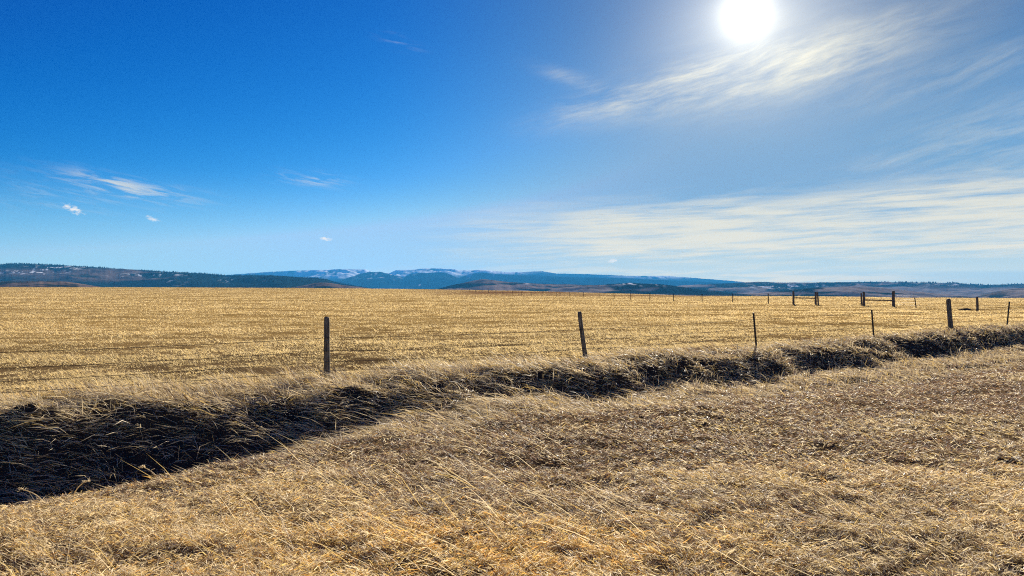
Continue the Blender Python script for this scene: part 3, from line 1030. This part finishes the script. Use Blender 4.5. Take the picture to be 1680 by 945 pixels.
def build_world():
    w = bpy.data.worlds.new('World'); sc.world = w; w.use_nodes = True
    nt = w.node_tree; nt.nodes.clear(); S.nt = nt
    out = nt.nodes.new('ShaderNodeOutputWorld'); bg = nt.nodes.new('ShaderNodeBackground')
    bg.inputs['Strength'].default_value = SKY_STRENGTH
    nt.links.new(bg.outputs[0], out.inputs[0])
    sky = nt.nodes.new('ShaderNodeTexSky'); sky.sky_type = 'NISHITA'; sky.sun_disc = False
    sky.sun_elevation = SUN_EL; sky.sun_rotation = SUN_AZ
    sky.altitude = 1500; sky.air_density = 1.0; sky.dust_density = .35; sky.ozone_density = 2.5
    tc = nt.nodes.new('ShaderNodeTexCoord'); sp = nt.nodes.new('ShaderNodeSeparateXYZ')
    nt.links.new(tc.outputs['Generated'], sp.inputs[0])
    x, y, z = (S(sp.outputs[i]) for i in range(3))
    deg = 180 / math.pi
    az = S.m('ARCTAN2', x, y) * deg
    el = S.m('ARCSINE', z) * deg
    dot = x * SDIR[0] + y * SDIR[1] + z * SDIR[2]
    th = S.m('ARCCOSINE', S.m('MINIMUM', dot, .999999)) * deg

    def A(px): return math.degrees(math.atan((px - CX) / F))
    def E(px, py): return math.degrees(math.atan((CY - py) / F * math.cos(math.atan((px - CX) / F))))

    def blob(px, py, rx, ry, rot=0.):
        """soft ellipse round a direction, radii in degrees"""
        a0, e0 = A(px), E(px, py); c, s_ = math.cos(R(rot)), math.sin(R(rot))
        da = az - a0; de = el - e0
        p = (da * c + de * s_) / rx; q = (de * c - da * s_) / ry
        return (0.0 - (p * p + q * q)).exp()

    # long low bank of cirrus, thickening to the right
    n1 = s_noise(az * .06, (el - az * .035) * .62, 1.3, 1.6, 8, .6, .5)
    n1b = s_noise(az * .13, (el - az * .03) * 2.0, 4.3, 1.2, 8, .65, .3)
    up = s_smooth(7.0, 5.2, el - az * .04 + (n1 - .5) * 3.6 + (n1b - .5) * 1.2)
    lo = s_smooth(1.9, 3.3, el + (n1b - .5) * 2.2)
    bank = up * lo * s_smooth(-9., 10., az + (n1b - .5) * 12.) * s_smooth(.28, .60, n1 * .4 + n1b * .6)
    thin = s_smooth(2.6, .4, el) * s_smooth(-16., 6., az) * s_smooth(.42, .60, n1b) * s_smooth(34., 24., az) * .8
    # feathered streaks under and beside the sun
    lowf = s_noise(az * .05, el * .09, 9.1, 1.5, 3, .5, .0)
    rot = R(12)
    ra = az * math.cos(rot) + el * math.sin(rot); re = el * math.cos(rot) - az * math.sin(rot) + (lowf - .5) * 3.5
    n2 = s_noise(ra * .08, re * .34, 7.7, 1.5, 9, .62, .15)
    n2b = s_noise(ra * .17, re * 1.6, 2.1, 1.4, 10, .72, .12)
    st = s_smooth(.34, .74, n2 * .6 + n2b * .42)
    feather = st * (blob(1010, 165, 5.0, 1.0, 14) * .8 + blob(1150, 135, 5.5, 1.5, 12) * 1.1 + blob(1320, 110, 6.5, 1.9, 8) * .9 + blob(940, 130, 2.5, .5, -18) * .4).clamp()
    right = st * (blob(1600, 110, 7.5, 1.0, 12) * .55 + blob(1640, 225, 6.0, 2.4, 10) * .75 + blob(1480, 265, 6, .7, 6) * .35 + blob(1480, 40, 8, 1.6, 12) * .22).clamp()
    # small clouds low on the left
    ns = s_noise(az * 2.2, el * 5.2, 5.5, 1.4, 8, .68, .5)
    puffs = (s_smooth(.34, .85, blob(120, 343, .85, .35, -24) * .70 + (ns - .5) * 1.9 * blob(120, 343, 1.3, .7, -24))
             + s_smooth(.34, .85, blob(250, 359, .62, .2, -15) * .70 + (ns - .5) * 1.9 * blob(250, 359, .9, .4, -15)) * .8
             + s_smooth(.34, .85, blob(535, 392, .55, .22, -8) * .70 + (ns - .5) * 1.9 * blob(535, 392, .8, .4, -8)) * .9
             + s_smooth(.34, .85, blob(1005, 428, .55, .2, 4) * .70 + (ns - .5) * 1.9 * blob(1005, 428, .8, .4, 4)) * .8)
    rot2 = R(-9)
    re2 = el * math.cos(rot2) - az * math.sin(rot2); ra2 = az * math.cos(rot2) + el * math.sin(rot2)
    n3 = s_noise(ra2 * .22, re2 * 1.7, 3.3, 1.6, 7, .62, .6)
    wisp = s_smooth(.44, .70, n3) * (blob(185, 302, 2.6, .55, -10) * .75 + blob(260, 318, 3.2, .6, -6) * .4 + blob(510, 294, 2.0, .45, -3) * .7 + blob(655, 68, 1.4, .4, -14) * .25
                                     + blob(90, 320, 5, 1.2, -5) * .2)
    cloud = (bank * .88 + thin + feather * .95 + right * .62 + (blob(1290, 70, 9., 4.0, 10) * (.08 + .40 * n2)) + wisp * .75).clamp()
    hazeband = s_smooth(9.0, .5, el) * .55
    glow_d = (0.0 - (th / 1.45) * (th / 1.45)).exp()
    dx = (az - A(1225)) / 1.35; dy = el - E(1225, 22)
    tq = dx * dx + dy * dy
    g1 = (0.0 - tq / 24.).exp()
    g2 = (0.0 - th / 5.0).exp()
    g3 = (0.0 - th / 16.0).exp()

    def mixcol(base, fac, col):
        n = nt.nodes.new('ShaderNodeMix'); n.data_type = 'RGBA'; n.clamp_factor = True
        nt.links.new(fac.s, n.inputs[0]); nt.links.new(base, n.inputs[6])
        if isinstance(col, tuple): n.inputs[7].default_value = (*col, 1)
        else: nt.links.new(col, n.inputs[7])
        return n.outputs[2]

    def addcol(base, fac, col):
        v = nt.nodes.new('ShaderNodeVectorMath'); v.operation = 'SCALE'; v.inputs[0].default_value = col
        nt.links.new(fac.s, v.inputs['Scale'])
        a = nt.nodes.new('ShaderNodeVectorMath'); a.operation = 'ADD'
        nt.links.new(base, a.inputs[0]); nt.links.new(v.outputs[0], a.inputs[1])
        return a.outputs[0]

    k = 1.0 / SKY_STRENGTH / (2 ** EXPOSURE)        # so the colours below read as picture brightness
    def P(r, g, b): return (r * k, g * k, b * k)
    # deepen the blue: each channel of the clear sky gets its own contrast
    q = nt.nodes.new('ShaderNodeSeparateColor'); nt.links.new(sky.outputs[0], q.inputs[0])
    pk = .06 * 2 ** .8
    ch = [S.m('MINIMUM', S(q.outputs[i]) * pk, SKY_TOP[i]).pow(SKY_POW[i]) * (SKY_GAIN[i] * k) for i in range(3)]
    cc = nt.nodes.new('ShaderNodeCombineColor')
    for i in range(3): nt.links.new(ch[i].s, cc.inputs[i])
    c = cc.outputs[0]
    veil = s_smooth(-12., 18., az) * s_smooth(60., 30., az) * s_smooth(60., 30., el)
    vlow = nt.nodes.new('ShaderNodeMix'); vlow.data_type = 'RGBA'; nt.links.new(s_smooth(7., 22., el).s, vlow.inputs[0])
    vlow.inputs[6].default_value = (*P(.16, .36, .58), 1); vlow.inputs[7].default_value = (*P(.06, .155, .32), 1)
    c = mixcol(c, veil * .85, vlow.outputs[2])
    c = mixcol(c, hazeband, P(.33, .70, .90))
    c = mixcol(c, s_smooth(-12., 14., az) * s_smooth(5.0, 1.0, el) * .8, P(.56, .70, .70))
    c = addcol(c, g3, P(.02, .02, .02))
    c = mixcol(c, cloud, P(.80, .79, .67))
    c = mixcol(c, puffs.clamp(), P(.86, .86, .84))
    c = addcol(c, g2, P(.30, .285, .25))
    c = addcol(c, g1, P(.20, .195, .175))
    c = addcol(c, (0.0 - tq / 5.).exp(), P(.26, .23, .15))
    # the sky lies beyond the air of the haze box: undo what that air takes from it and adds to it
    tau = S.m('MINIMUM', S.m('DIVIDE', HAZE_DENS * 470., S.m('MAXIMUM', z, .005)), HAZE_DENS * 19000.)
    it = tau.exp()
    v1 = nt.nodes.new('ShaderNodeVectorMath'); v1.operation = 'SCALE'; nt.links.new(c, v1.inputs[0]); nt.links.new(it.s, v1.inputs['Scale'])
    v2 = nt.nodes.new('ShaderNodeVectorMath'); v2.operation = 'SCALE'; v2.inputs[0].default_value = P(*HAZE_IN); nt.links.new((it - 1.0).s, v2.inputs['Scale'])
    v3 = nt.nodes.new('ShaderNodeVectorMath'); v3.operation = 'SUBTRACT'; nt.links.new(v1.outputs[0], v3.inputs[0]); nt.links.new(v2.outputs[0], v3.inputs[1])
    v4 = nt.nodes.new('ShaderNodeVectorMath'); v4.operation = 'MAXIMUM'; v4.inputs[1].default_value = (0, 0, 0); nt.links.new(v3.outputs[0], v4.inputs[0])
    c = v4.outputs[0]
    c = addcol(c, glow_d, P(1.1, 1.03, .85))
    nt.links.new(c, bg.inputs['Color'])


SKY_STRENGTH = 0.06
SKY_POW = (3.8, 1.55, 1.0)
SKY_GAIN = (2.4, .80, .96)
SKY_TOP = (.60, .80, .92)
HAZE_IN = (.054, .36, .69)
EXPOSURE = 1.2
build_world()

sd = bpy.data.lights.new('sun', 'SUN'); sd.energy = 5.0; sd.angle = R(.53); sd.color = (1, .91, .77)
so = bpy.data.objects.new('sun', sd); COL.objects.link(so)
from mathutils import Vector
so.rotation_euler = Vector(SDIR).to_track_quat('Z', 'Y').to_euler()
so.location = (0, 0, 30)

cam = bpy.data.cameras.new('camera'); cam.sensor_width = 36; cam.lens = F / 1680 * 36
cam.clip_start = .05; cam.clip_end = 60000
co = bpy.data.objects.new('camera', cam); COL.objects.link(co)
co.location = (0, 0, H); co.rotation_euler = (R(90) + math.atan((CY - 472.5) / F), 0, 0)
sc.camera = co

sc.view_settings.view_transform = 'Standard'; sc.view_settings.look = 'None'
sc.view_settings.gamma = 1; sc.view_settings.use_curve_mapping = False
sc.view_settings.exposure = EXPOSURE
sc.render.engine = 'CYCLES'
sc.cycles.max_bounces = 4; sc.cycles.diffuse_bounces = 3; sc.cycles.transmission_bounces = 2; sc.cycles.glossy_bounces = 1; sc.cycles.volume_bounces = 0
sc.cycles.use_denoising = False
sc.cycles.sample_clamp_indirect = 4; sc.cycles.sample_clamp_direct = 8
sc.cycles.filter_width = 1.1
